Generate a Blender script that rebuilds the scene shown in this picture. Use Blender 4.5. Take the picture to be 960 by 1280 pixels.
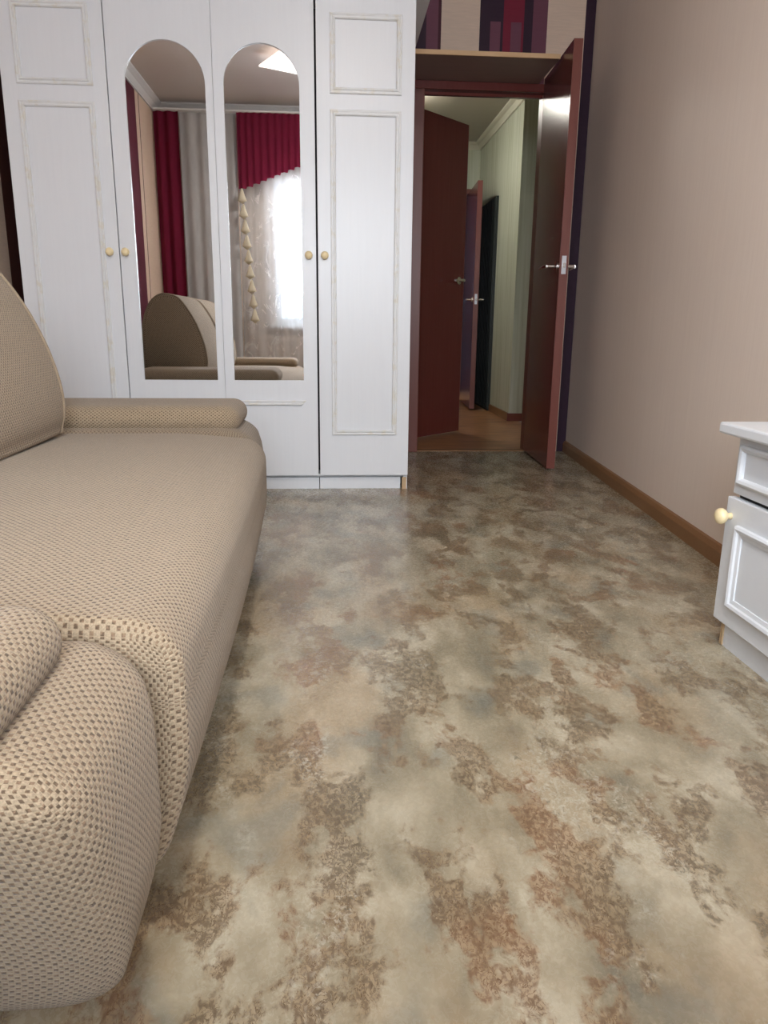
import bpy, bmesh, math, random
from mathutils import Vector, Matrix
for o in list(bpy.data.objects): bpy.data.objects.remove(o)
S = bpy.context.scene
COL = S.collection
PI = math.pi

# ---------------------------------------------------------------- camera
FPX, PITCH, YAW, ROLL, CAMH = 925.0, math.radians(14.196), math.radians(4.157), math.radians(0.618), 0.73
fwd = Vector((math.sin(YAW)*math.cos(PITCH), math.cos(YAW)*math.cos(PITCH), -math.sin(PITCH)))
rgt = Vector((math.cos(YAW), -math.sin(YAW), 0)); upv = rgt.cross(fwd)
rg2 = math.cos(ROLL)*rgt + math.sin(ROLL)*upv
up2 = -math.sin(ROLL)*rgt + math.cos(ROLL)*upv
cd = bpy.data.cameras.new('camera'); cam = bpy.data.objects.new('camera', cd); COL.objects.link(cam)
cam.matrix_world = Matrix(((rg2.x, up2.x, -fwd.x, 0), (rg2.y, up2.y, -fwd.y, 0), (rg2.z, up2.z, -fwd.z, CAMH), (0, 0, 0, 1)))
cd.sensor_fit = 'HORIZONTAL'; cd.sensor_width = 36; cd.lens = 36*FPX/960; cd.clip_start = 0.01
S.camera = cam

# ---------------------------------------------------------------- world, exposure
W = bpy.data.worlds.new('World'); S.world = W; W.use_nodes = True
bgn = W.node_tree.nodes['Background']
bgn.inputs[0].default_value = (0.86, 0.93, 1.0, 1); bgn.inputs[1].default_value = 30.0
S.view_settings.view_transform = 'Standard'; S.view_settings.look = 'None'
S.view_settings.exposure = 0.52; S.view_settings.gamma = 1.0; S.view_settings.use_curve_mapping = False
LAMP_E, HALL_E = 160.0, 44.0
WIN = (-0.51, 0.75, 0.72, 1.98)           # window opening x0 x1 z0 z1
pl = bpy.data.lights.new('window_portal', 'AREA'); pl.shape = 'RECTANGLE'; pl.size = 1.26; pl.size_y = 1.26
pl.cycles.is_portal = True
po = bpy.data.objects.new('window_portal', pl); COL.objects.link(po)
po.location = (0.12, -0.70, 1.35); po.rotation_euler = (PI/2, 0, 0)

# ---------------------------------------------------------------- materials
MATS = {}
class NT:
    def __init__(s, name):
        m = bpy.data.materials.new(name); m.use_nodes = True; s.m = m; s.t = m.node_tree; s.n = s.t.nodes; s.l = s.t.links
        s.b = s.n['Principled BSDF']; s.out = s.n['Material Output']; MATS[name] = m
    def add(s, typ, **kw):
        nd = s.n.new(typ)
        for k, v in kw.items(): setattr(nd, k, v)
        return nd
    def put(s, sock, v):
        if hasattr(v, 'is_linked') or hasattr(v, 'links'): s.l.new(v, sock)
        else: sock.default_value = v
    def coord(s, kind='Object', scale=(1, 1, 1), rot=(0, 0, 0), loc=(0, 0, 0)):
        c = s.add('ShaderNodeTexCoord'); mp = s.add('ShaderNodeMapping'); s.l.new(c.outputs[kind], mp.inputs[0])
        mp.inputs['Scale'].default_value = scale; mp.inputs['Rotation'].default_value = rot; mp.inputs['Location'].default_value = loc
        return mp.outputs[0]
    def noise(s, vec, scale, detail=4, rough=.5, dist=0):
        nd = s.add('ShaderNodeTexNoise'); s.l.new(vec, nd.inputs['Vector'])
        nd.inputs['Scale'].default_value = scale; nd.inputs['Detail'].default_value = detail
        nd.inputs['Roughness'].default_value = rough; nd.inputs['Distortion'].default_value = dist
        return nd.outputs['Fac']
    def math(s, op, a, b=None, clamp=False):
        nd = s.add('ShaderNodeMath', operation=op, use_clamp=clamp); s.put(nd.inputs[0], a)
        if b is not None: s.put(nd.inputs[1], b)
        return nd.outputs[0]
    def smooth(s, v, lo, hi):
        nd = s.add('ShaderNodeMapRange', interpolation_type='SMOOTHSTEP'); s.put(nd.inputs[0], v)
        nd.inputs[1].default_value = lo; nd.inputs[2].default_value = hi; return nd.outputs[0]
    def mix(s, f, a, b):
        nd = s.add('ShaderNodeMix', data_type='RGBA'); s.put(nd.inputs[0], f)
        s.put(nd.inputs[6], a if not isinstance(a, tuple) else (*a[:3], 1)); s.put(nd.inputs[7], b if not isinstance(b, tuple) else (*b[:3], 1))
        return nd.outputs[2]
    def ramp(s, f, stops, const=False):
        nd = s.add('ShaderNodeValToRGB'); s.put(nd.inputs[0], f); cr = nd.color_ramp
        if const: cr.interpolation = 'CONSTANT'
        while len(cr.elements) < len(stops): cr.elements.new(0.5)
        for e, (p, c) in zip(cr.elements, stops): e.position = p; e.color = (*c[:3], 1)
        return nd.outputs[0]
    def bump(s, h, strength=.3, dist=.002):
        nd = s.add('ShaderNodeBump'); s.put(nd.inputs['Height'], h); nd.inputs['Strength'].default_value = strength
        nd.inputs['Distance'].default_value = dist; s.l.new(nd.outputs[0], s.b.inputs['Normal'])
    def set(s, **kw):
        for k, v in kw.items():
            k = {'col': 'Base Color', 'rough': 'Roughness', 'metal': 'Metallic', 'spec': 'Specular IOR Level', 'sheen': 'Sheen Weight', 'coat': 'Coat Weight'}[k]
            if k == 'Base Color' and isinstance(v, tuple): v = (*v[:3], 1)
            s.put(s.b.inputs[k], v)
def lin(r, g, b):
    f = lambda c: (c/255/12.92) if c/255 <= .04045 else ((c/255+.055)/1.055)**2.4
    return (f(r), f(g), f(b))
def plain(name, col, rough=.5, metal=0, spec=.5, grain=0):
    t = NT(name)
    if grain:
        n = t.noise(t.coord(), 40, 4); c = t.mix(n, tuple(x*(1-grain) for x in col), tuple(min(1, x*(1+grain)) for x in col)); t.set(col=c)
    else: t.set(col=col)
    t.set(rough=rough, metal=metal, spec=spec); return t.m

# linoleum
t = NT('linoleum')
v = t.coord('Object', (1, .55, 1), (0, 0, math.radians(10)))
v2 = t.coord('Object', (1, .52, 1), (0, 0, math.radians(12)), (3.1, 7.7, 0))
v3 = t.coord('Object', (1, .8, 1), (0, 0, 0), (11.3, 2.2, 0))
cloud = t.noise(v, 8.5, 6, .58, .3)
base = t.ramp(cloud, [(.30, lin(118, 111, 95)), (.42, lin(142, 132, 111)), (.52, lin(160, 149, 127)), (.62, lin(178, 168, 147)), (.74, lin(160, 153, 135))])
hue = t.noise(v2, 4.2, 4, .5, .4)
base = t.mix(t.math('MULTIPLY', t.smooth(hue, .48, .66), .42), base, lin(164, 138, 106))
grey = t.noise(v3, 6.2, 4, .55, .3)
base = t.mix(t.math('MULTIPLY', t.smooth(grey, .54, .68), .50), base, lin(116, 116, 107))
edge = t.noise(v3, 26, 5, .7, .5)
pm = t.math('ADD', t.noise(v2, 9.5, 5, .62, .25), t.math('MULTIPLY', t.math('SUBTRACT', edge, .5), .42))
patch = t.smooth(pm, .49, .57)
fine = t.noise(v3, 120, 4, .68, .8)
sp1 = t.smooth(fine, .50, .535)
fine2 = t.noise(v2, 95, 4, .65, 1.2)
vein = t.math('SUBTRACT', 1.0, t.smooth(t.math('ABSOLUTE', t.math('SUBTRACT', fine2, .5)), .01, .035))
tintn = t.noise(v3, 3.4, 3)
pcol = t.ramp(tintn, [(.36, lin(134, 116, 88)), (.52, lin(142, 117, 86)), (.70, lin(152, 112, 76))])
dark = t.ramp(tintn, [(.36, lin(76, 66, 52)), (.55, lin(88, 68, 50)), (.70, lin(110, 72, 48))])
col = t.mix(t.math('MULTIPLY', patch, .45), base, pcol)
spk = t.math('MULTIPLY', t.math('MAXIMUM', t.math('MULTIPLY', sp1, .8), vein), patch)
col = t.mix(t.math('MULTIPLY', spk, .80), col, dark)
crust = t.smooth(t.noise(v, 5.0, 6, .65, 1.0), .55, .62)
cl = t.math('MULTIPLY', crust, t.smooth(t.noise(v3, 80, 5, .7, 1.5), .50, .58))
col = t.mix(t.math('MULTIPLY', cl, .5), col, lin(188, 182, 166))
dk2 = t.math('MULTIPLY', crust, t.smooth(t.noise(v2, 52, 6, .75, 2.0), .58, .64))
col = t.mix(t.math('MULTIPLY', dk2, .6), col, lin(84, 80, 68))
t.set(col=col, rough=t.ramp(fine, [(.3, (.22,)*3), (.7, (.32,)*3)]), spec=.5)
t.bump(fine, .05, .001)

# hall laminate
t = NT('hall_laminate')
v = t.coord('Object', (1, 6, 1))
n = t.noise(v, 3.5, 5, .6, .6)
t.set(col=t.ramp(n, [(.3, lin(128, 84, 56)), (.5, lin(166, 118, 80)), (.7, lin(190, 144, 100))]), rough=.3)

# sofa fabric: checker of dark threads on beige weave (UV in metres)
def fabric(name, light, dk):
    t = NT(name)
    uv = t.add('ShaderNodeUVMap'); sx = t.add('ShaderNodeSeparateXYZ'); t.l.new(uv.outputs[0], sx.inputs[0])
    P = .0058
    nz = t.noise(t.coord('Object'), 60, 2)
    wob = t.math('MULTIPLY', t.math('SUBTRACT', nz, .5), .5)
    su = t.math('SINE', t.math('ADD', t.math('MULTIPLY', sx.outputs[0], PI/P), wob))
    sv = t.math('SINE', t.math('ADD', t.math('MULTIPLY', sx.outputs[1], PI/P), wob))
    pr = t.math('MULTIPLY', su, sv)
    dots = t.smooth(t.math('MAXIMUM', t.math('MINIMUM', su, sv), t.math('MINIMUM', t.math('MULTIPLY', su, -1.0), t.math('MULTIPLY', sv, -1.0))), .12, .62)
    big = t.noise(t.coord('Object', loc=(4, 1, 2)), 300, 2)
    dc = t.mix(t.smooth(t.math('ADD', t.math('MULTIPLY', big, .6), t.math('MULTIPLY', t.noise(t.coord('Object', loc=(7, 2, 5)), 95, 2), .4)), .44, .58), dk, tuple(x*2.3 for x in dk))
    lc = t.mix(t.noise(t.coord('Object', loc=(1, 3, 0)), 9, 3), tuple(x*.90 for x in light), tuple(x*1.08 for x in light))
    thr = t.noise(t.coord('Object'), 520, 2)
    lc = t.mix(t.smooth(thr, .35, .65), lc, tuple(x*.78 for x in light))
    t.set(col=t.mix(t.math('MULTIPLY', dots, .92), lc, dc), rough=.92, spec=.15, sheen=.15)
    t.bump(t.math('ADD', t.math('ABSOLUTE', pr), t.math('MULTIPLY', thr, .5)), .55, .0016)
fabric('sofa_fabric', lin(164, 146, 122), lin(84, 68, 54))
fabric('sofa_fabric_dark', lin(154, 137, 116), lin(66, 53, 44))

# white laminate with faint upright grain
t = NT('white_laminate')
v = t.coord('Object', (60, 60, 3)); g = t.noise(v, 1.5, 5, .6)
t.set(col=t.mix(g, (.69, .70, .73), (.735, .745, .77)), rough=.33, spec=.5); t.bump(g, .12, .001)
t = NT('cream_moulding')
v = t.coord('Object', (9, 9, 9)); g = t.noise(v, 3, 4)
t.set(col=t.mix(t.smooth(g, .5, .66), (.72, .72, .72), (.69, .66, .60)), rough=.35)
t = NT('white_paint')
g = t.noise(t.coord(), 25, 4)
t.set(col=t.mix(g, (.68, .71, .76), (.74, .76, .79)), rough=.3); t.bump(g, .05, .001)
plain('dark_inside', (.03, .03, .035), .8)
plain('cream_wood', lin(232, 212, 168), .3, grain=.10)
plain('bare_wood', lin(188, 160, 124), .6, grain=.15)
t = NT('mirror_glass'); t.set(col=(.88, .89, .90), metal=1.0, rough=.004)
t = NT('mahogany')
v = t.coord('Object', (30, 30, 1.5)); g = t.noise(v, 2, 5, .6)
t.set(col=t.mix(g, (.120, .024, .020), (.170, .037, .031)), rough=.24, spec=.5)
t = NT('mahogany_edge')
v = t.coord('Object', (30, 30, 1.5)); g = t.noise(v, 2, 5, .6)
t.set(col=t.mix(g, (.15, .041, .030), (.19, .053, .039)), rough=.35)
t = NT('brown_board')
v = t.coord('Object', (1, 14, 14)); g = t.noise(v, 3, 4)
t.set(col=t.mix(g, (.28, .19, .17), (.34, .24, .215)), rough=.45)
t = NT('beech_edge'); g = t.noise(t.coord('Object', (2, 20, 20)), 4, 3); t.set(col=t.mix(g, lin(196, 158, 116), lin(214, 178, 138)), rough=.5)
t = NT('skirting_wood')
g = t.noise(t.coord('Object', (30, 9, 30)), 7, 6, .75, .5)
t.set(col=t.mix(g, lin(116, 80, 52), lin(158, 118, 80)), rough=.4)
# wallpapers
t = NT('wallpaper_beige')
g = t.noise(t.coord('Object', (70, 70, 2.2)), 1.6, 5, .65); g2 = t.noise(t.coord('Object', (14, 14, 2)), 1.2, 3)
c = t.mix(g, lin(224, 208, 195), lin(238, 224, 211)); c = t.mix(t.math('MULTIPLY', g2, .4), c, lin(226, 211, 202))
t.set(col=c, rough=.6, spec=.3); t.bump(g, .25, .001)
t = NT('wallpaper_hall')
g = t.noise(t.coord('Object', (26, 26, .8)), 1.5, 4, .6)
t.set(col=t.ramp(g, [(.3, lin(176, 178, 156)), (.5, lin(194, 198, 180)), (.7, lin(206, 208, 194))]), rough=.5)
BEI, PUR, MAU, CRI, THIN = lin(220, 196, 176), lin(50, 27, 45), lin(112, 66, 82), lin(122, 28, 52), lin(70, 28, 40)
def stripes(name, axis, lo, hi, stops, extra=None):
    """upright wallpaper stripes; stops = [(position in metres, colour)]"""
    t = NT(name)
    s = t.add('ShaderNodeSeparateXYZ'); t.l.new(t.coord('Object'), s.inputs[0])
    f = t.add('ShaderNodeMapRange'); t.l.new(s.outputs[axis], f.inputs[0]); f.inputs[1].default_value = lo; f.inputs[2].default_value = hi
    c = t.ramp(f.outputs[0], [((p-lo)/(hi-lo), k) for p, k in stops], True)
    if extra: c = extra(t, s, c)
    g = t.noise(t.coord('Object', (9, 9, 120)), 1.5, 4, .6)
    hs = t.add('ShaderNodeHueSaturation'); t.l.new(c, hs.inputs['Color']); t.l.new(t.math('ADD', t.math('MULTIPLY', g, .25), .87), hs.inputs['Value'])
    t.set(col=hs.outputs[0], rough=.55, spec=.3); t.bump(g, .12, .001)
def blocks(t, s, c):
    below = t.math('LESS_THAN', s.outputs[2], 2.277)
    for a, b in ((.847, .902), (.957, 1.013)):
        k = t.math('MULTIPLY', t.math('MULTIPLY', t.math('GREATER_THAN', s.outputs[0], a), t.math('LESS_THAN', s.outputs[0], b)), below)
        c = t.mix(k, c, MAU)
    return c
stripes('wallpaper_striped_back', 0, -1.6, 2.4, [(-1.6, PUR), (-1.2, BEI), (.3, PUR), (.508, MAU), (.570, THIN), (.579, BEI), (.783, PUR), (.902, CRI), (1.013, PUR), (1.068, MAU), (1.140, THIN), (1.147, BEI), (1.341, MAU), (1.350, PUR)], blocks)
stripes('wallpaper_striped_left', 1, -.7, 4.5, [(-.7, BEI), (-.005, THIN), (.018, BEI), (.13, lin(92, 34, 52)), (.43, BEI), (1.9, lin(92, 34, 52)), (2.3, BEI), (3.76, lin(84, 48, 40)), (4.2, PUR)])
t = NT('ceiling_film'); g = t.noise(t.coord(), 2, 2); t.set(col=t.mix(g, (.58, .52, .48), (.62, .56, .52)), rough=.35, spec=.4)
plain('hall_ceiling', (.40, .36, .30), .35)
plain('cornice_white', (.78, .79, .80), .5)
plain('cornice_hall', (.66, .64, .54), .5)
t = NT('chrome'); t.set(col=(.78, .76, .74), metal=1.0, rough=.18)
plain('black_ribbed', (.012, .016, .014), .35)
plain('bluish_gloom', (.012, .018, .055), .6)  # dim bluish light of the far room, put into its wall colour
plain('grey_metal', (.5, .5, .52), .4, .8)
# cloths
def cloth(name, col, trans, sheer=0.0, noise_amt=.15, sc=30):
    t = NT(name); n = t.noise(t.coord('Object', (1, 1, .25)), sc, 3)
    c = t.mix(n, tuple(x*(1-noise_amt) for x in col), tuple(min(1, x*(1+noise_amt)) for x in col))
    t.set(col=c, rough=.85, spec=.15)
    tr = t.add('ShaderNodeBsdfTranslucent'); t.l.new(c, tr.inputs[0])
    mx = t.add('ShaderNodeMixShader'); mx.inputs[0].default_value = trans
    t.l.new(t.b.outputs[0], mx.inputs[1]); t.l.new(tr.outputs[0], mx.inputs[2]); res = mx.outputs[0]
    if sheer:
        tp = t.add('ShaderNodeBsdfTransparent'); m2 = t.add('ShaderNodeMixShader')
        pat = t.noise(t.coord('Object', (1, 1, .6)), 9, 5, .7, 1.2)
        t.l.new(t.math('SUBTRACT', sheer, t.math('MULTIPLY', t.smooth(pat, .56, .62), .35)), m2.inputs[0])
        t.l.new(res, m2.inputs[1]); t.l.new(tp.outputs[0], m2.inputs[2]); res = m2.outputs[0]
    t.l.new(res, t.out.inputs[0])
cloth('burgundy_cloth', (.17, .012, .038), .12)
cloth('grey_drape', (.54, .54, .55), .25)
cloth('sheer_tulle', (.60, .61, .63), .4, .58)
cloth('lace_cream', (.72, .66, .52), .25)
t = NT('window_glass')
tp = t.add('ShaderNodeBsdfTransparent'); gl = t.add('ShaderNodeBsdfGlossy'); gl.inputs['Roughness'].default_value = 0.0
mx = t.add('ShaderNodeMixShader'); fr = t.add('ShaderNodeFresnel'); fr.inputs[0].default_value = 1.45
t.l.new(fr.outputs[0], mx.inputs[0]); t.l.new(tp.outputs[0], mx.inputs[1]); t.l.new(gl.outputs[0], mx.inputs[2]); t.l.new(mx.outputs[0], t.out.inputs[0])
plain('window_plastic', (.72, .72, .72), .3)
plain('parapet_blue', (.035, .058, .095), .7, grain=.1)
def lampmat(name, col, e):
    t = NT(name); t.set(col=(.8, .8, .8)); t.b.inputs['Emission Color'].default_value = (*col, 1); t.b.inputs['Emission Strength'].default_value = e
lampmat('lamp_core', (1.0, .95, .88), LAMP_E)
lampmat('lamp_glass', (1.0, .86, .78), .9)
lampmat('hall_lamp_glow', (1.0, .95, .86), HALL_E)

# ---------------------------------------------------------------- helpers
def link(o, parent=None):
    COL.objects.link(o)
    if parent: o.parent = parent
    return o
def tag(o, label=None, cat=None, group=None, kind=None):
    if label: o['label'] = label
    if cat: o['category'] = cat
    if group: o['group'] = group
    if kind: o['kind'] = kind
    return o
def empty(name, loc, label, cat, rz=0, group=None, kind=None):
    o = bpy.data.objects.new(name, None); o.empty_display_size = .1; o.location = loc; o.rotation_euler = (0, 0, rz)
    return tag(link(o), label, cat, group, kind)
def finish(name, bm, mat, parent=None, off=(0, 0, 0), smooth=False, angle=None):
    if any(off): bmesh.ops.translate(bm, verts=bm.verts, vec=-Vector(off))
    me = bpy.data.meshes.new(name); bm.to_mesh(me); bm.free(); me.materials.append(MATS[mat])
    if smooth:
        for p in me.polygons: p.use_smooth = True
        if angle:
            me.set_sharp_from_angle(angle=math.radians(angle))
    return link(bpy.data.objects.new(name, me), parent)
def box(bm, x0, x1, y0, y1, z0, z1, bev=0, seg=2):
    r = bmesh.ops.create_cube(bm, size=1); vs = r['verts']
    for v in vs:
        v.co = Vector((x0 if v.co.x < 0 else x1, y0 if v.co.y < 0 else y1, z0 if v.co.z < 0 else z1))
    if bev:
        es = list({e for v in vs for e in v.link_edges})
        bmesh.ops.bevel(bm, geom=es, offset=bev, segments=seg, affect='EDGES', profile=.5)
def boxes(name, lst, mat, parent=None, off=(0, 0, 0), bev=0):
    bm = bmesh.new()
    for b in lst: box(bm, *b, bev=bev)
    return finish(name, bm, mat, parent, off)
def lathe(bm, prof, origin, axis='z', seg=24):
    """prof = [(radius, height)]"""
    rings = []
    for r, h in prof:
        ring = []
        for k in range(seg):
            a = 2*PI*k/seg; c, s = r*math.cos(a), r*math.sin(a)
            p = {'z': (c, s, h), 'y': (c, h, s), 'x': (h, c, s)}[axis]
            ring.append(bm.verts.new(Vector(origin)+Vector(p)))
        rings.append(ring)
    for a, b in zip(rings, rings[1:]):
        for k in range(seg): bm.faces.new((a[k], a[(k+1) % seg], b[(k+1) % seg], b[k]))
    bm.faces.new(rings[0]); bm.faces.new(rings[-1])
    bmesh.ops.recalc_face_normals(bm, faces=bm.faces)
def softbox(name, X, Y, Z, r, mat, parent, shape=None, n=None, off=(0, 0, 0)):
    """rounded upholstered block; cloth UV in metres runs over top and front in one piece"""
    bm = bmesh.new(); uvl = bm.loops.layers.uv.new('UVMap')
    lo = Vector((X[0], Y[0], Z[0])); hi = Vector((X[1], Y[1], Z[1]))
    rr = Vector(r if isinstance(r, tuple) else (r, r, r))
    ax_n = [max(6, int((hi[i]-lo[i])/.022)) for i in range(3)] if n is None else n
    def samples(i):   # denser near the rounded edges
        L = hi[i]-lo[i]; e = min(rr[i], L/2); k = 6
        s = [e*j/k for j in range(k)]; m = max(2, int((L-2*e)/.03)); mid = [e+(L-2*e)*j/m for j in range(m+1)]
        return [lo[i]+q for q in s+mid+[L-q for q in reversed(s)]]
    G = [samples(i) for i in range(3)]
    cache = {}
    def pos(p):
        key = tuple(round(c, 6) for c in p)
        if key in cache: return cache[key]
        q = Vector(p); inner = Vector([min(max(p[i], lo[i]+min(rr[i], (hi[i]-lo[i])/2)), hi[i]-min(rr[i], (hi[i]-lo[i])/2)) for i in range(3)])
        d = q-inner; dn = Vector([d[i]/rr[i] if rr[i] else 0 for i in range(3)])
        m = max(abs(c) for c in dn)
        if m > 1e-9:
            # map cube shell onto rounded shell
            u = [math.tan(c*PI/4) for c in dn]; mu = max(abs(c) for c in u); L = math.sqrt(sum(c*c for c in u))
            dn2 = Vector([c/L*m for c in u]); q = inner+Vector([dn2[i]*rr[i] for i in range(3)])
        if shape: q = shape(q)
        cache[key] = bm.verts.new(q-Vector(off)); return cache[key]
    for ax in range(3):
        a, b = [i for i in range(3) if i != ax]
        for side in (0, 1):
            c0 = (lo, hi)[side][ax]
            for i in range(len(G[a])-1):
                for j in range(len(G[b])-1):
                    P = []
                    for ii, jj in ((i, j), (i+1, j), (i+1, j+1), (i, j+1)):
                        p = [0, 0, 0]; p[ax] = c0; p[a] = G[a][ii]; p[b] = G[b][jj]; P.append(tuple(p))
                    try: f = bm.faces.new([pos(p) for p in P])
                    except ValueError: continue
                    for lp, p in zip(f.loops, P):
                        x, y, z = p
                        if ax == 2: uv = (y, x)
                        elif ax == 0: uv = (y, hi.x+(hi.z-z))
                        else: uv = (z, x)
                        lp[uvl].uv = uv
                    f.smooth = True
    bmesh.ops.recalc_face_normals(bm, faces=bm.faces)
    return finish(name, bm, mat, parent)
def tube(bm, pts, rad, seg=10):
    rings = []
    for i, p in enumerate(pts):
        p = Vector(p); d = (Vector(pts[min(i+1, len(pts)-1)])-Vector(pts[max(i-1, 0)])).normalized()
        u = d.orthogonal().normalized(); w = d.cross(u)
        if rings:
            pu = (rings[-1][0].co-Vector(pts[i-1])); pu = (pu-d*pu.dot(d)).normalized(); u = pu; w = d.cross(u)
        rr = rad[i] if isinstance(rad, (list, tuple)) else rad
        rings.append([bm.verts.new(p+rr*(math.cos(2*PI*k/seg)*u+math.sin(2*PI*k/seg)*w)) for k in range(seg)])
    for a, b in zip(rings, rings[1:]):
        for k in range(seg): bm.faces.new((a[k], a[(k+1) % seg], b[(k+1) % seg], b[k]))
    bm.faces.new(rings[0]); bm.faces.new(rings[-1]); bmesh.ops.recalc_face_normals(bm, faces=bm.faces)

# ---------------------------------------------------------------- room shell
ZC, XL, YF, YB = 2.55, -1.50, -0.55, 4.34
def xr(y): return 1.236+.080*(max(y, 1.9)-2.2)          # the right wall runs slightly out of square
DX0, DX1, DZ = .507, 1.156, 1.945            # door opening
def struct(o, label, cat): return tag(o, label, cat, kind='structure')
struct(boxes('floor', [(XL-.12, 1.6, YF-.15, YB+.06, -.08, 0)], 'linoleum'), 'mottled beige and brown linoleum floor of the room', 'floor')
struct(boxes('ceiling', [(XL-.12, 1.6, YF-.15, YB+.12, ZC, ZC+.08)], 'ceiling_film'), 'smooth grey-beige ceiling of the room', 'ceiling')
struct(boxes('wall_left', [(XL-.12, XL, YF-.15, YB+.12, 0, ZC)], 'wallpaper_striped_left'), 'beige wallpapered wall with maroon stripes behind the sofa', 'wall')
bm = bmesh.new(); box(bm, 0, .12, YF-.15, 1.9, 0, ZC); box(bm, 0, .12, 1.9, YB+.12, 0, ZC)
for v in bm.verts: v.co.x += xr(v.co.y)
struct(finish('wall_right', bm, 'wallpaper_beige'), 'plain pinkish-beige wallpapered wall beside the nightstand', 'wall')
struct(boxes('wall_back', [(XL, DX0-.03, YB, YB+.12, 0, ZC), (DX1+.03, 1.44, YB, YB+.12, 0, ZC), (DX0-.03, DX1+.03, YB, YB+.12, DZ+.03, ZC),
                            (XL, .36, 3.92, YB, 0, ZC)], 'wallpaper_striped_back'), 'wall with purple, crimson and beige striped wallpaper around the doorway', 'wall')
x0, x1, z0, z1 = WIN
struct(boxes('wall_front', [(XL, x0, YF-.15, YF, 0, ZC), (x1, 1.214, YF-.15, YF, 0, ZC), (x0, x1, YF-.15, YF, 0, z0), (x0, x1, YF-.15, YF, z1, ZC)], 'wallpaper_beige'), 'beige wall around the curtained window', 'wall')
# baseboard along the right wall
bm = bmesh.new(); prof = [(0, 0), (-.016, 0), (-.016, .045), (-.008, .062), (0, .066)]
RR = [[bm.verts.new((xr(yy)+px, yy, pz)) for px, pz in prof] for yy in (YB-.001, 1.9, YF+.001)]
for ra, rb in zip(RR, RR[1:]):
    for k in range(5): bm.faces.new((ra[k], ra[(k+1) % 5], rb[(k+1) % 5], rb[k]))
bm.faces.new(RR[0]); bm.faces.new(RR[-1]); bmesh.ops.recalc_face_normals(bm, faces=bm.faces)
struct(finish('baseboard_right', bm, 'skirting_wood'), 'brown wood-look skirting along the plain beige wall', 'baseboard')
struct(boxes('baseboard_left', [(XL, XL+.016, YF, 3.9, 0, .062)], 'skirting_wood'), 'brown wood-look skirting behind the sofa', 'baseboard')
# cornices: moulded profile swept along each wall
def cornice(name, a, b, inward, ztop, mat, label, size=.075):
    bm = bmesh.new(); a, b, n = Vector(a), Vector(b), Vector(inward)
    pr = [(0, 0), (size, 0), (size, -.012), (size*.8, -.02), (size*.5, -size*.45), (size*.22, -size*.8), (.012, -size*.86), (.012, -size), (0, -size)]
    A = [bm.verts.new(a+n*p+Vector((0, 0, ztop+q))) for p, q in pr]; B = [bm.verts.new(b+n*p+Vector((0, 0, ztop+q))) for p, q in pr]
    for k in range(len(pr)): bm.faces.new((A[k], A[(k+1) % len(pr)], B[(k+1) % len(pr)], B[k]))
    bm.faces.new(A); bm.faces.new(B); bmesh.ops.recalc_face_normals(bm, faces=bm.faces)
    struct(finish(name, bm, mat), label, 'cornice')
cornice('trim_1', (XL, YF, 0), (XL, 3.92, 0), (1, 0, 0), ZC, 'cornice_white', 'white ceiling cornice above the maroon striped wall')
cornice('trim_2', (XL, YF, 0), (1.2, YF, 0), (0, 1, 0), ZC, 'cornice_white', 'white ceiling cornice above the curtained window')
cornice('trim_3', (xr(1.9), 1.9, 0), (xr(YB), YB, 0), (-1, 0, 0), ZC, 'cornice_white', 'white ceiling cornice above the plain beige wall')
cornice('trim_4', (.36, YB, 0), (1.36, YB, 0), (0, -1, 0), ZC, 'cornice_white', 'white ceiling cornice above the doorway')

# door frame of the room
df = empty('trim_5', (0, YB, 0), 'mahogany door frame of the room beside the white wardrobe', 'door frame', kind='structure')
off = (0, YB, 0)
boxes('jamb', [(DX0-.058, DX0, YB-.022, YB+.10, 0, DZ)], 'mahogany_edge', df, off, .004)
boxes('jamb', [(DX1, DX1+.058, YB-.022, YB+.10, 0, DZ)], 'mahogany_edge', df, off, .004)
boxes('head', [(DX0-.058, DX1+.058, YB-.022, YB+.10, DZ, DZ+.04)], 'mahogany', df, off, .004)
boxes('stop_bead', [(DX0, DX1, YB+.035, YB+.06, DZ-.014, DZ)], 'mahogany', df, off)
boxes('threshold', [(DX0, DX1, YB+.0, YB+.06, 0, .006)], 'skirting_wood', df, off, .002)

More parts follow.
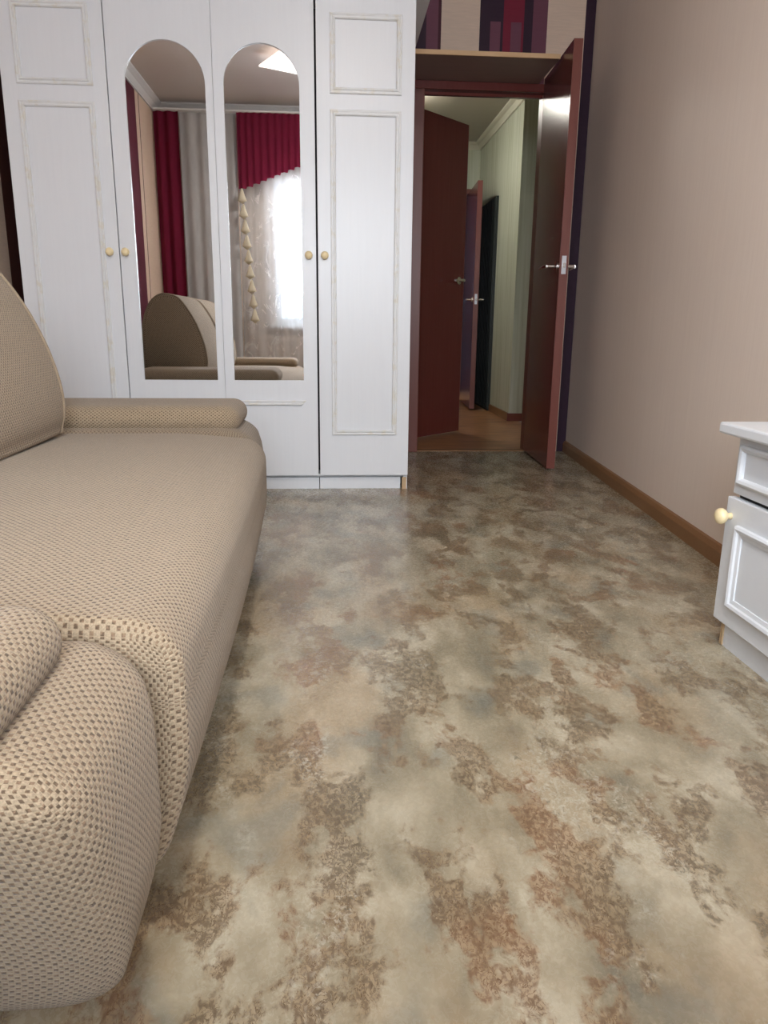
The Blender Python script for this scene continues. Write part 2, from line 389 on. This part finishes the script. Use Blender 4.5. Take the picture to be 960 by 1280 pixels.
# door leaves
def lever(parent, z, d, side, thick):
    """rose and lever on one face of a leaf; d = distance from hinge, side = +1/-1 face, leaf runs along local -y"""
    x = side*thick/2
    h = bmesh.new(); lathe(h, [(.024, 0), (.024, side*.006), (.017, side*.010), (.009, side*.012), (.009, side*.048), (0.001, side*.05)], (x, -d, z), 'x', 20)
    tube(h, [(x+side*.046, -d, z), (x+side*.052, -d+.018, z), (x+side*.054, -d+.06, z-.001), (x+side*.056, -d+.112, z-.004)], [.0095, .0095, .008, .007], 10)
    return finish('handle', h, 'chrome', parent, smooth=True, angle=40)
def leaf(name, hinge, ang, width, height, label, thick=.042, edge='mahogany_edge', zbot=.012, hz=1.02):
    e = empty(name, (hinge[0], hinge[1], 0), label, 'door', ang, kind='structure')
    boxes('panel', [(-thick/2, thick/2, -width+.004, 0, zbot, height)], 'mahogany', e, bev=.0015)
    boxes('edge_band', [(-thick/2, thick/2, -width, -width+.0042, zbot, height)], edge, e)
    lever(e, hz, width-.062, 1, thick); lever(e, hz, width-.062, -1, thick)
    boxes('latch_plate', [(-.011, .011, -width-.0015, -width+.001, hz-.04, hz+.045)], 'grey_metal', e)
    boxes('latch_bolt', [(-.006, .006, -width-.012, -width-.001, hz-.01, hz+.01)], 'chrome', e, bev=.002)
    for hz2 in (.25, height-.25):
        bm = bmesh.new(); lathe(bm, [(.007, -.04), (.007, .04)], (thick/2+.004, .002, hz2), 'z', 10); finish('hinge', bm, 'grey_metal', e)
    return e
leaf('door_1', (1.166, YB-.026), math.atan2(-.028, .6), .585, 2.006, 'dark mahogany door standing open into the room beside the plain beige wall')

# shelf over the doorway
sh = empty('overdoor_shelf', (.74, YB, 1.986), 'brown board shelf with a pale front edge above the doorway', 'shelf')
off = (.74, YB, 1.986)
boxes('board', [(.372, 1.118, 3.945, YB, 1.987, 2.003)], 'brown_board', sh, off)
boxes('front_edge', [(.372, 1.118, 3.935, 3.945, 1.985, 2.006)], 'beech_edge', sh, off, .001)

# ---------------------------------------------------------------- hall behind the doorway
HZ, HXR, HXL, HYE = 2.37, 1.405, .27, 7.40
struct(boxes('floor_hall', [(HXL-.1, 2.35, YB+.06, HYE+1.2, -.08, -.002)], 'hall_laminate'), 'orange-brown floor of the hall behind the doorway', 'floor')
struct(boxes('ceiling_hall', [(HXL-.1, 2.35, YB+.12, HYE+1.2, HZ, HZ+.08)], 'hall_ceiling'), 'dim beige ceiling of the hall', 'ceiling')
struct(boxes('wall_hall_left', [(HXL-.1, HXL, YB+.12, HYE, 0, HZ)], 'wallpaper_hall'), 'pale green hall wall behind the open hall door', 'wall')
struct(boxes('wall_hall_right', [(HXR, 2.25, 5.80, 5.90, 0, HZ), (HXR, HXR+.1, 5.90, HYE, 0, HZ)], 'wallpaper_hall'), 'pale green streaked hall wall with a projecting corner', 'wall')
struct(boxes('wall_hall_side', [(2.25, 2.35, YB+.12, 5.9, 0, HZ)], 'wallpaper_hall'), 'pale green hall wall at the side end', 'wall')
struct(boxes('wall_hall_front', [(1.42, 2.35, YB+.12, YB+.22, 0, HZ)], 'wallpaper_hall'), 'pale green hall wall on the back of the striped wall', 'wall')
struct(boxes('wall_hall_end', [(HXL, .80, HYE, HYE+.1, 0, HZ), (1.36, HXR, HYE, HYE+.1, 0, HZ), (.80, 1.36, HYE, HYE+.1, 1.97, HZ)], 'wallpaper_hall'), 'pale end wall of the hall above the far door frame', 'wall')
struct(boxes('wall_far_room', [(.3, 1.6, HYE+1.1, HYE+1.2, 0, HZ), (.27, .3, HYE+.1, HYE+1.1, 0, HZ), (1.6, 1.63, HYE+.1, HYE+1.1, 0, HZ)], 'bluish_gloom'), 'wall seen through the far doorway, painted navy for the dim bluish light there', 'wall')
cornice('trim_6', (HXR, 5.80, 0), (HXR, HYE, 0), (-1, 0, 0), HZ, 'cornice_hall', 'pale cornice along the hall wall with the dark ribbed panel', .06)
cornice('trim_7', (HXR-.06, 5.80, 0), (2.25, 5.80, 0), (0, -1, 0), HZ, 'cornice_hall', 'pale cornice on the hall wall corner facing the room', .06)
cornice('trim_8', (HXL, HYE, 0), (HXR, HYE, 0), (0, -1, 0), HZ, 'cornice_hall', 'pale cornice on the end wall of the hall', .06)
struct(boxes('baseboard_hall_right', [(HXR-.014, HXR, 5.8, 6.5, 0, .06)], 'skirting_wood'), 'brown skirting along the streaked hall wall', 'baseboard')
struct(boxes('baseboard_hall_front', [(HXR-.014, 2.25, 5.786, 5.80, 0, .06)], 'mahogany_edge'), 'reddish skirting on the hall wall facing the room', 'baseboard')
fr = empty('trim_9', (1.05, HYE, 0), 'mahogany door frame at the far end of the hall', 'door frame', kind='structure'); off = (1.05, HYE, 0)
boxes('jamb', [(.80, .85, HYE-.02, HYE+.1, 0, 1.93)], 'mahogany_edge', fr, off); boxes('jamb', [(1.31, 1.36, HYE-.02, HYE+.1, 0, 1.93)], 'mahogany_edge', fr, off)
boxes('head', [(.80, 1.36, HYE-.02, HYE+.1, 1.93, 1.97)], 'mahogany_edge', fr, off)
ang2 = math.atan2(.55, -.546)
leaf('door_2', (.315, 4.60), math.atan2(.565, -.566), .80, 1.975, 'mahogany hall door standing ajar just behind the doorway')
leaf('door_3', (1.292, HYE-.03), math.radians(-3), .82, 1.90, 'narrow mahogany door seen almost edge-on at the far end of the hall', hz=.95)
bp = empty('closet_door', (HXR, 6.8, 0), 'black ribbed closet door on the pale hall wall', 'closet door'); off = (HXR, 6.8, 0)
boxes('panel', [(HXR-.022, HXR-.001, 6.52, 7.22, .0, 1.78)], 'black_ribbed', bp, off)
for k in range(14):
    boxes('rib', [(HXR-.030, HXR-.022, 6.53+k*.05, 6.555+k*.05, .02, 1.77)], 'black_ribbed', bp, off)
hl = empty('hall_ceiling_lamp', (.55, 5.95, HZ), 'round glowing ceiling lamp in the hall', 'lamp'); off = (.55, 5.95, HZ)
bm = bmesh.new(); lathe(bm, [(.13, 0), (.13, -.02)], (0, 0, 0)); finish('base', bm, 'cornice_white', hl)
bm = bmesh.new(); lathe(bm, [(.12, -.0201), (.115, -.045), (.09, -.068), (.05, -.08), (.005, -.084)], (0, 0, 0)); finish('shade', bm, 'hall_lamp_glow', hl, smooth=True)

# ---------------------------------------------------------------- wardrobe
WY = 3.308
WX0, WX1, WZB, WZT = -1.270, .345, .068, 1.966
wd = empty('wardrobe', (-.46, WY, 0), 'tall white four-door wardrobe with two arched mirrors', 'wardrobe'); off = (-.46, WY, 0)
boxes('side_panel', [(WX1-.018, WX1, WY+.004, 3.90, 0, WZT)], 'white_laminate', wd, off)
boxes('side_panel', [(WX0, WX0+.018, WY+.004, 3.90, 0, WZT)], 'white_laminate', wd, off)
boxes('back_panel', [(WX0+.018, WX1-.018, 3.89, 3.90, .05, WZT)], 'dark_inside', wd, off)
boxes('bottom_panel', [(WX0+.018, WX1-.018, WY+.02, 3.89, .055, .068)], 'white_laminate', wd, off)
boxes('gap_shade', [(WX0+.018, WX1-.018, WY+.10, WY+.11, .07, WZT)], 'dark_inside', wd, off)  # added dark sheet: painted shade showing through the door seams
boxes('plinth', [(WX0+.018, -.056, WY+.012, WY+.03, 0, .053)], 'white_laminate', wd, off, .001)
boxes('plinth', [(-.053, WX1-.030, WY+.012, WY+.03, 0, .053)], 'white_laminate', wd, off, .001)
tag(boxes('panel_edge', [(WX1-.024, WX1-.004, WY-.002, WY+.004, 0, .055)], 'bare_wood', wd, off), 'bare pale wood edge at the foot of the side panel')
boxes('top_board', [(WX0-.04, .402, WY-.055, 3.91, 1.974, 1.998)], 'white_laminate', wd, off, .004)
boxes('top_rail', [(WX0, WX1, WY+.004, 3.9, 1.966, 1.974)], 'white_laminate', wd, off)
DY0, DY1 = WY-.018, WY
def moulding(bm, x0, x1, z0, z1, w=.022):
    prof = [(0, 0), (0, .006), (.0025, .0085), (.0065, .0085), (.009, .0055), (.012, .0055), (.0145, .0105), (.0185, .0105), (w, .006), (w, 0)]
    C = [(x0, z0, 1, 1), (x1, z0, -1, 1), (x1, z1, -1, -1), (x0, z1, 1, -1)]
    R = [[bm.verts.new((cx+sx*p, DY0-h, cz+sz*p)) for p, h in prof] for cx, cz, sx, sz in C]
    for k in range(4):
        a, b = R[k], R[(k+1) % 4]
        for i in range(len(prof)-1): bm.faces.new((a[i], a[i+1], b[i+1], b[i]))
    bmesh.ops.recalc_face_normals(bm, faces=bm.faces)
def knob(parent, x, z):
    bm = bmesh.new(); lathe(bm, [(.008, 0), (.007, -.006), (.0075, -.009), (.0125, -.012), (.0160, -.017), (.0165, -.021), (.0145, -.026), (.009, -.0295), (.001, -.0305)], (x, DY0, z), 'y', 20)
    k = finish('knob', bm, 'cream_wood', parent, off, True)
    return tag(k, 'cream round wooden knob')
def plain_door(x0, x1, fx0, fx1, kx):
    d = boxes('door', [(x0, x1, DY0, DY1, WZB, WZT)], 'white_laminate', wd, off, .0015)
    for z0, z1 in ((1.625, 1.911), (.252, 1.567)):
        bm = bmesh.new(); moulding(bm, fx0, fx1, z0, z1); finish('panel_moulding', bm, 'cream_moulding', d, off)
    knob(d, kx, 1.009); return d
def mirror_door(x0, x1, mx0, mx1, kx, strip):
    zb, zt = .490, 1.797; R = (mx1-mx0)/2; cx = (mx0+mx1)/2; zs = zt-R
    bm = bmesh.new(); N = 24
    arc = [(cx-R*math.cos(PI*k/N), zs+R*math.sin(PI*k/N)) for k in range(N+1)]
    F = lambda pts: bm.faces.new([bm.verts.new((x, DY0, z)) for x, z in pts])
    F([(x0, WZB), (x1, WZB), (x1, zb), (x0, zb)]); F([(x0, zb), (mx0, zb), (mx0, zs), (x0, zs)]); F([(mx1, zb), (x1, zb), (x1, zs), (mx1, zs)])
    for k in range(N):
        (ax, az), (bx, bz) = arc[k], arc[k+1]
        ta = x0+(x1-x0)*k/N; tb = x0+(x1-x0)*(k+1)/N
        F([(ax, az), (bx, bz), (tb, WZT), (ta, WZT)])
    # side slivers beside the arch
    F([(x0, zs), (mx0, zs), (x0, WZT)]); F([(mx1, zs), (x1, zs), (x1, WZT)])
    bmesh.ops.remove_doubles(bm, verts=bm.verts, dist=1e-5)
    bmesh.ops.recalc_face_normals(bm, faces=bm.faces)
    ex = bmesh.ops.extrude_face_region(bm, geom=list(bm.faces)); vs = [e for e in ex['geom'] if isinstance(e, bmesh.types.BMVert)]
    bmesh.ops.translate(bm, verts=vs, vec=(0, DY1-DY0, 0)); bmesh.ops.recalc_face_normals(bm, faces=bm.faces)
    d = finish('door', bm, 'white_laminate', wd, off)
    bm = bmesh.new(); e = .0004
    ring = [(mx0+e, zb+e), (mx1-e, zb+e)]+[(cx+(R-e)*math.cos(PI*k/N), zs+(R-e)*math.sin(PI*k/N)) for k in range(N+1)]
    a = [bm.verts.new((x, DY0+.007, z)) for x, z in ring]; b = [bm.verts.new((x, DY0+.012, z)) for x, z in ring]
    bm.faces.new(a); bm.faces.new(b)
    for k in range(len(ring)): bm.faces.new((a[k], a[(k+1) % len(ring)], b[(k+1) % len(ring)], b[k]))
    bmesh.ops.recalc_face_normals(bm, faces=bm.faces)
    tag(finish('mirror', bm, 'mirror_glass', d, off), 'arched mirror set in the door')
    if strip:
        bm = bmesh.new(); sx0, sx1, z = -.391, -.108, .404
        prof = [(0, 0), (0, .006), (.0025, .0085), (.0065, .0085), (.009, .0055), (.012, .0055), (.0145, .0105), (.0185, .0105), (.022, .006), (.022, 0)]
        A = [bm.verts.new((sx0+p, DY0-h, z-p)) for p, h in prof]; B = [bm.verts.new((sx1-p, DY0-h, z-p)) for p, h in prof]
        for i in range(len(prof)-1): bm.faces.new((A[i], A[i+1], B[i+1], B[i]))
        bm.faces.new(A); bm.faces.new(B); bmesh.ops.recalc_face_normals(bm, faces=bm.faces)
        tag(finish('moulding_strip', bm, 'cream_moulding', d, off), 'single left-over strip of moulding')
    knob(d, kx, 1.009); return d
plain_door(-1.268, -.868, -1.210, -.920, -.901)
mirror_door(-.8635, -.4585, -.800, -.488, -.838, False)
mirror_door(-.4570, -.0585, -.417, -.118, -.089, True)
plain_door(-.0505, .345, .004, .291, -.022)

# ---------------------------------------------------------------- sofa
SA = math.radians(0.9)
so = empty('sofa', (-.17, .80, 0), 'beige basket-weave sofa with padded arms against the striped wall', 'sofa', SA); off = (-.17, .80, 0)
def tuck(front, kf, zref, y0=None, k0=0, y1=None, k1=0, crown=0, cy=None):
    """pull the foot of an upholstered block in under its bulge"""
    def f(q):
        q = q.copy(); s = max(0, (zref-q.z)/zref)**1.6
        w = min(1, max(0, (q.x+.9)/.5)); q.x -= kf*s*w
        if y0 is not None:
            q.y += k0*max(0, (.41-q.z)/.41)**1.2*min(1, max(0, (y0+.22-q.y)/.22))
        if y1 is not None:
            q.y -= k1*max(0, (.41-q.z)/.41)**1.2*min(1, max(0, (q.y-y1+.22)/.22))
        return q
    return f
def seat_shape(q):
    q = tuck(-.17, .075, .24)(q)
    if q.z > .3:
        u = (q.y-1.4925)/.71; w = min(1, max(0, (q.x+1.0)/.83))
        q.z += .014*(1-u*u)*math.sin(PI*min(1, w*.96)) - .02*max(0, w-.72)/.28
    q.x += .010*math.sin(PI*min(1, max(0, (q.y-.785)/1.415)))*(1 if q.x > -.3 else 0)
    return q
softbox('seat', (-1.0, -.172), (.785, 2.20), (.045, .418), (.060, .022, .060), 'sofa_fabric', so, seat_shape, off=off)
def armb(y0, y1, outer):
    return tuck(-.2, .060, .20, *((y0, .17) if outer < 0 else (None, 0)), *((y1, .17) if outer > 0 else (None, 0)))
def arm_shape(y0, y1, outer):
    f = armb(y0, y1, outer)
    def g(q):
        q = f(q)
        s = max(0, (q.z-.30)/.11)
        q.x -= .030*s*s*max(0, min(1, (q.x+.5)/.3))
        return q
    return g
softbox('armrest', (-1.0, -.192), (.478, .782), (.04, .408), (.060, .06, .055), 'sofa_fabric', so, arm_shape(.478, .782, -1), off=off)
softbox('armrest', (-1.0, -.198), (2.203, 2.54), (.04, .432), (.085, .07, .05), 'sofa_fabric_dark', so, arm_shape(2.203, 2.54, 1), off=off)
softbox('arm_pad', (-1.02, -.262), (.45, .715), (.392, .468), (.045, .04, .036), 'sofa_fabric', so, off=off)
softbox('arm_pad', (-1.02, -.252), (2.235, 2.545), (.404, .489), (.045, .05, .041), 'sofa_fabric', so, off=off)
softbox('backrest', (-1.32, -1.105), (.48, 2.50), (.05, .68), (.06, .05, .07), 'sofa_fabric', so, off=off)
for fx, fy in ((-.34, .70), (-.34, 2.30), (-.92, .70), (-.92, 2.30)):
    bm = bmesh.new(); lathe(bm, [(.022, 0), (.028, .052)], (fx-off[0], fy-off[1], 0), 'z', 14); finish('foot', bm, 'mahogany', so)
# loose back cushions
CP = [(-1.06, .424), (-1.088, .47), (-1.098, .60), (-1.085, .73), (-1.045, .835), (-.985, .888), (-.918, .890), (-.862, .860), (-.795, .760), (-.747, .645), (-.724, .535), (-.732, .455), (-.775, .424)]
def cushion(y0, y1, label, dx):
    cx, cz = -.91, .62
    e = empty('back_cushion', (cx+dx, (y0+y1)/2, .424), label, 'cushion', SA, 'loose back cushions on the sofa')
    bm = bmesh.new(); uvl = bm.loops.layers.uv.new('UVMap')
    # smooth closed profile (Catmull-Rom)
    P = []; n = len(CP)
    for i in range(n):
        p0, p1, p2, p3 = [Vector(CP[(i+k-1) % n]) for k in range(4)]
        for j in range(6):
            s = j/6; P.append(.5*((2*p1)+(-p0+p2)*s+(2*p0-5*p1+4*p2-p3)*s*s+(-p0+3*p1-3*p2+p3)*s**3))
    m = len(P); arc = [0]
    for i in range(m): arc.append(arc[-1]+(P[(i+1) % m]-P[i]).length)
    r = .035; L = y1-y0
    ys = [0, .004, .010, .018, .026, r]+[r+(L-2*r)*k/24 for k in range(1, 24)]+[L-q for q in (r, .026, .018, .010, .004, 0)]
    rows = []
    for yy in ys:
        d = min(yy, L-yy); ins = r-math.sqrt(max(0, r*r-(r-min(d, r))**2)); u = (yy/L)*2-1; puff = 1+.03*(1-u*u)
        row = []
        for p in P:
            c = Vector((cx, cz)); v = p-c; l = v.length; q = c+v*((l-ins*.8)/l)*Vector((1, 1)).x
            q.x = cx+(q.x-cx)*puff; q.y = max(.424, q.y)
            row.append(bm.verts.new((q.x-cx, yy-L/2, q.y-.424)))
        rows.append(row)
    for a in range(len(ys)-1):
        for k in range(m):
            f = bm.faces.new((rows[a][k], rows[a][(k+1) % m], rows[a+1][(k+1) % m], rows[a+1][k])); f.smooth = True
            for lp, (yy, s) in zip(f.loops, ((ys[a], arc[k]), (ys[a], arc[k+1]), (ys[a+1], arc[k+1]), (ys[a+1], arc[k]))): lp[uvl].uv = (yy, s)
    for row, sgn in ((rows[0], -1), (rows[-1], 1)):   # bulging side panels
        prev = row; rings = [.8, .55, .28]
        cy = row[0].co.y
        for q in rings:
            cur = [bm.verts.new((v.co.x*q, cy+sgn*.024*(1-q*q), (v.co.z-.2)*q+.2)) for v in row]
            for k in range(m):
                f = bm.faces.new((prev[k], prev[(k+1) % m], cur[(k+1) % m], cur[k])); f.smooth = True
                for lp in f.loops: lp[uvl].uv = (lp.vert.co.x, lp.vert.co.z)
            prev = cur
        f = bm.faces.new(prev); f.smooth = True
        for lp in f.loops: lp[uvl].uv = (lp.vert.co.x, lp.vert.co.z)
    bmesh.ops.recalc_face_normals(bm, faces=bm.faces)
    finish('cover', bm, 'sofa_fabric', e)
    for row_y in (-L/2+.012, L/2-.012):      # piping round the side panels
        bm = bmesh.new(); pts = [Vector(((cx+(p.x-cx)*.985)-cx, row_y, max(.43, cz+(p.y-cz)*.985)-.424)) for p in P]
        tube(bm, pts+[pts[0]], .0055, 8); finish('piping', bm, 'sofa_fabric_dark', e, smooth=True)
cushion(1.475, 2.09, 'plump beige back cushion beside the padded arm next to the wardrobe', .003)
cushion(.79, 1.405, 'plump beige back cushion at the window end of the sofa', .006)

# ---------------------------------------------------------------- nightstand
NX, NY, NYN = .903, 1.588, 1.06
ns = empty('nightstand', (1.03, 1.32, 0), 'white painted nightstand with a drawer and a cream-knobbed door', 'nightstand'); off = (1.03, 1.32, 0)
NB = xr(NYN)-.022
boxes('body', [(NX+.024, NB, NYN+.004, NY-.006, .058, .502)], 'white_paint', ns, off)
boxes('plinth', [(NX+.020, NB, NYN+.006, NY-.010, 0, .058)], 'white_paint', ns, off, .001)
tag(boxes('corner_edge', [(NX+.0165, NX+.0205, NY-.022, NY-.012, .002, .060)], 'bare_wood', ns, off), 'worn bare wood corner of the plinth')
boxes('top', [(NX-.030, NB, NYN-.018, NY+.022, .502, .527)], 'white_paint', ns, off, .005)
def front_frame(parent, y0, y1, z0, z1, xf, w=.024):
    bm = bmesh.new(); prof = [(0, 0), (.001, .008), (.006, .011), (.012, .009), (.015, .005), (w, .003), (w, 0)]
    C = [(y0, z0, 1, 1), (y1, z0, -1, 1), (y1, z1, -1, -1), (y0, z1, 1, -1)]
    R = [[bm.verts.new((xf-h, cy+sy*p, cz+sz*p)) for p, h in prof] for cy, cz, sy, sz in C]
    for k in range(4):
        a, b = R[k], R[(k+1) % 4]
        for i in range(len(prof)-1): bm.faces.new((a[i], a[i+1], b[i+1], b[i]))
    bmesh.ops.recalc_face_normals(bm, faces=bm.faces); return finish('panel_moulding', bm, 'white_paint', parent, off)
boxes('gap_shade', [(NX+.0225, NX+.0238, NYN+.006, NY-.010, .345, .380)], 'dark_inside', ns, off)  # added dark strip: painted shade in the gap between drawer and door
dr = boxes('drawer', [(NX+.006, NX+.023, NYN+.006, NY-.008, .369, .496)], 'white_paint', ns, off, .002)
front_frame(dr, NYN+.03, NY-.026, .392, .482, NX+.006, .016)
def side_knob(parent, x, y, z):
    bm = bmesh.new(); lathe(bm, [(.008, 0), (.007, -.007), (.008, -.010), (.014, -.014), (.0180, -.020), (.0185, -.025), (.016, -.031), (.009, -.0355), (.001, -.037)], (x, y, z), 'x', 24)
    return tag(finish('knob', bm, 'cream_wood', parent, off, True), 'cream round wooden knob')
side_knob(dr, NX+.006, (NYN+NY)/2, .437)
dd = boxes('door', [(NX, NX+.019, NYN+.004, NY, .066, .360)], 'white_paint', ns, off, .002)
front_frame(dd, NYN+.05, NY-.055, .112, .305, NX)
side_knob(dd, NX, NY-.022, .318)

# ---------------------------------------------------------------- ceiling lamp (the room's own light)
LA = math.radians(-28)
lm = empty('ceiling_lamp', (.087, .737, ZC), 'rectangular glass ceiling lamp glowing above the middle of the room', 'lamp', LA)
boxes('base', [(-.17, .17, -.17, .17, -.03, 0)], 'cornice_white', lm, bev=.004)
boxes('glass_plate', [(-.50, .50, -.30, .30, -.062, -.050)], 'lamp_glass', lm, bev=.004)
bm = bmesh.new(); lathe(bm, [(.10, -.0621), (.10, -.07), (.088, -.082), (.05, -.092), (.005, -.096)], (0, 0, 0), seg=32); finish('diffuser', bm, 'lamp_core', lm, smooth=True)
for sx in (-1, 1):
    for sy in (-1, 1):
        bm = bmesh.new(); lathe(bm, [(.012, -.030), (.012, -.050)], (sx*.155, sy*.155, 0), seg=12); finish('clip', bm, 'chrome', lm)

# ---------------------------------------------------------------- window and curtains behind the camera (seen in the mirrors)
x0, x1, z0, z1 = WIN
wn = empty('window_1', (.12, YF-.08, z0), 'white-framed window behind sheer curtains', 'window', kind='structure'); off = (.12, YF-.08, z0)
fy0, fy1 = YF-.12, YF-.06
boxes('frame', [(x0, x1, fy0, fy1, z0, z0+.06), (x0, x1, fy0, fy1, z1-.06, z1), (x0, x0+.06, fy0, fy1, z0+.06, z1-.06), (x1-.06, x1, fy0, fy1, z0+.06, z1-.06)], 'window_plastic', wn, off)
boxes('mullion', [(.09, .16, fy0, fy1, z0+.06, z1-.06)], 'window_plastic', wn, off)
for a, b in ((x0+.06, .09), (.16, x1-.06)): boxes('pane', [(a, b, YF-.094, YF-.088, z0+.06, z1-.06)], 'window_glass', wn, off)
boxes('sill', [(x0-.06, x1+.06, YF-.06, YF+.05, z0-.03, z0)], 'window_plastic', wn, off, .004)
tag(boxes('balcony_parapet', [(-2.2, 2.4, -1.65, -1.55, -.1, 1.02)], 'parapet_blue'), 'bluish balcony parapet outside the window', 'parapet', kind='structure')
def drape(name, xa, xb, y, ztop, zbot, mat, label, cat, amp=.018, wl=.09, group=None, seed=1):
    rnd = random.Random(seed); bm = bmesh.new(); nx = max(12, int((xb-xa)/.008)); nz = 16
    ph = rnd.random()*6; V = []
    for j in range(nz+1):
        row = []
        for i in range(nx+1):
            x = xa+(xb-xa)*i/nx; zb = zbot(x) if callable(zbot) else zbot; s = j/nz
            z = ztop+(zb-ztop)*s; a = amp*(.55+.45*s)
            row.append(bm.verts.new((x, y+a*math.sin(2*PI*x/wl+ph+.5*math.sin(x*17))+.004*math.sin(9*x+5*s), z)))
        V.append(row)
    for j in range(nz):
        for i in range(nx):
            f = bm.faces.new((V[j][i], V[j][i+1], V[j+1][i+1], V[j+1][i])); f.smooth = True
    o = finish(name, bm, mat); return tag(o, label, cat, group)
ZR = 2.46
boxes('curtain_rail', [(-1.47, 1.08, YF+.085, YF+.20, ZR, ZR+.012)], 'cornice_white'); tag(bpy.data.objects['curtain_rail'], 'white curtain rail under the cornice above the window', 'curtain rail')
drape('side_curtain', -1.485, -1.275, YF+.145, ZR, .03, 'burgundy_cloth', 'burgundy curtain hanging in the corner by the maroon striped wall', 'curtain', .022, .085)
drape('side_curtain', .90, 1.07, YF+.145, ZR, .03, 'burgundy_cloth', 'burgundy curtain hanging in the corner by the plain beige wall', 'curtain', .022, .085, seed=3)
drape('grey_curtain', -1.272, -.80, YF+.125, ZR, .03, 'grey_drape', 'grey drape hanging between the burgundy curtain and the burgundy valance', 'curtain', .016, .12, seed=4)
drape('sheer_curtain', -.79, .89, YF+.105, ZR-.001, .04, 'sheer_tulle', 'sheer lace curtain hanging in front of the window', 'curtain', .013, .10, seed=5)
def vbot(x):
    c = .10; d = abs(x-c)
    b = 2.16-.30*min(1, d/.88)**1.2 if x < c else 2.16-.30*min(1, d/.80)**1.2
    st = math.floor(x/.06)*.06; d2 = abs(st-c)
    return 2.17-.31*min(1, d2/.86)**1.15
drape('valance', -.785, .895, YF+.175, ZR+.0, vbot, 'burgundy_cloth', 'burgundy pleated valance with a stepped rising hem above the window', 'valance', .012, .06, seed=6)
for q, (bx, tip) in enumerate(((-.755, 'left of the window near the grey drape'), (.85, 'right of the window near the plain wall'))):
    g = empty('lace_tassel_trim', (bx, YF+.215, 1.86), 'cream ruffled lace trim hanging below the valance '+('beside the grey drape' if q == 0 else 'beside the plain beige wall'), 'trim')
    for k in range(9):
        bm = bmesh.new(); z = -.005-k*.125; xo = (.010*k if q == 0 else -.010*k)
        lathe(bm, [(.006, 0), (.014, -.02), (.024, -.055), (.036, -.085), (.040, -.100), (.028, -.104), (.005, -.123)], (xo, 0, z), seg=12)
        for i, v in enumerate(bm.verts): v.co.y = v.co.y*.6
        finish('ruffle', bm, 'lace_cream', g, smooth=True)
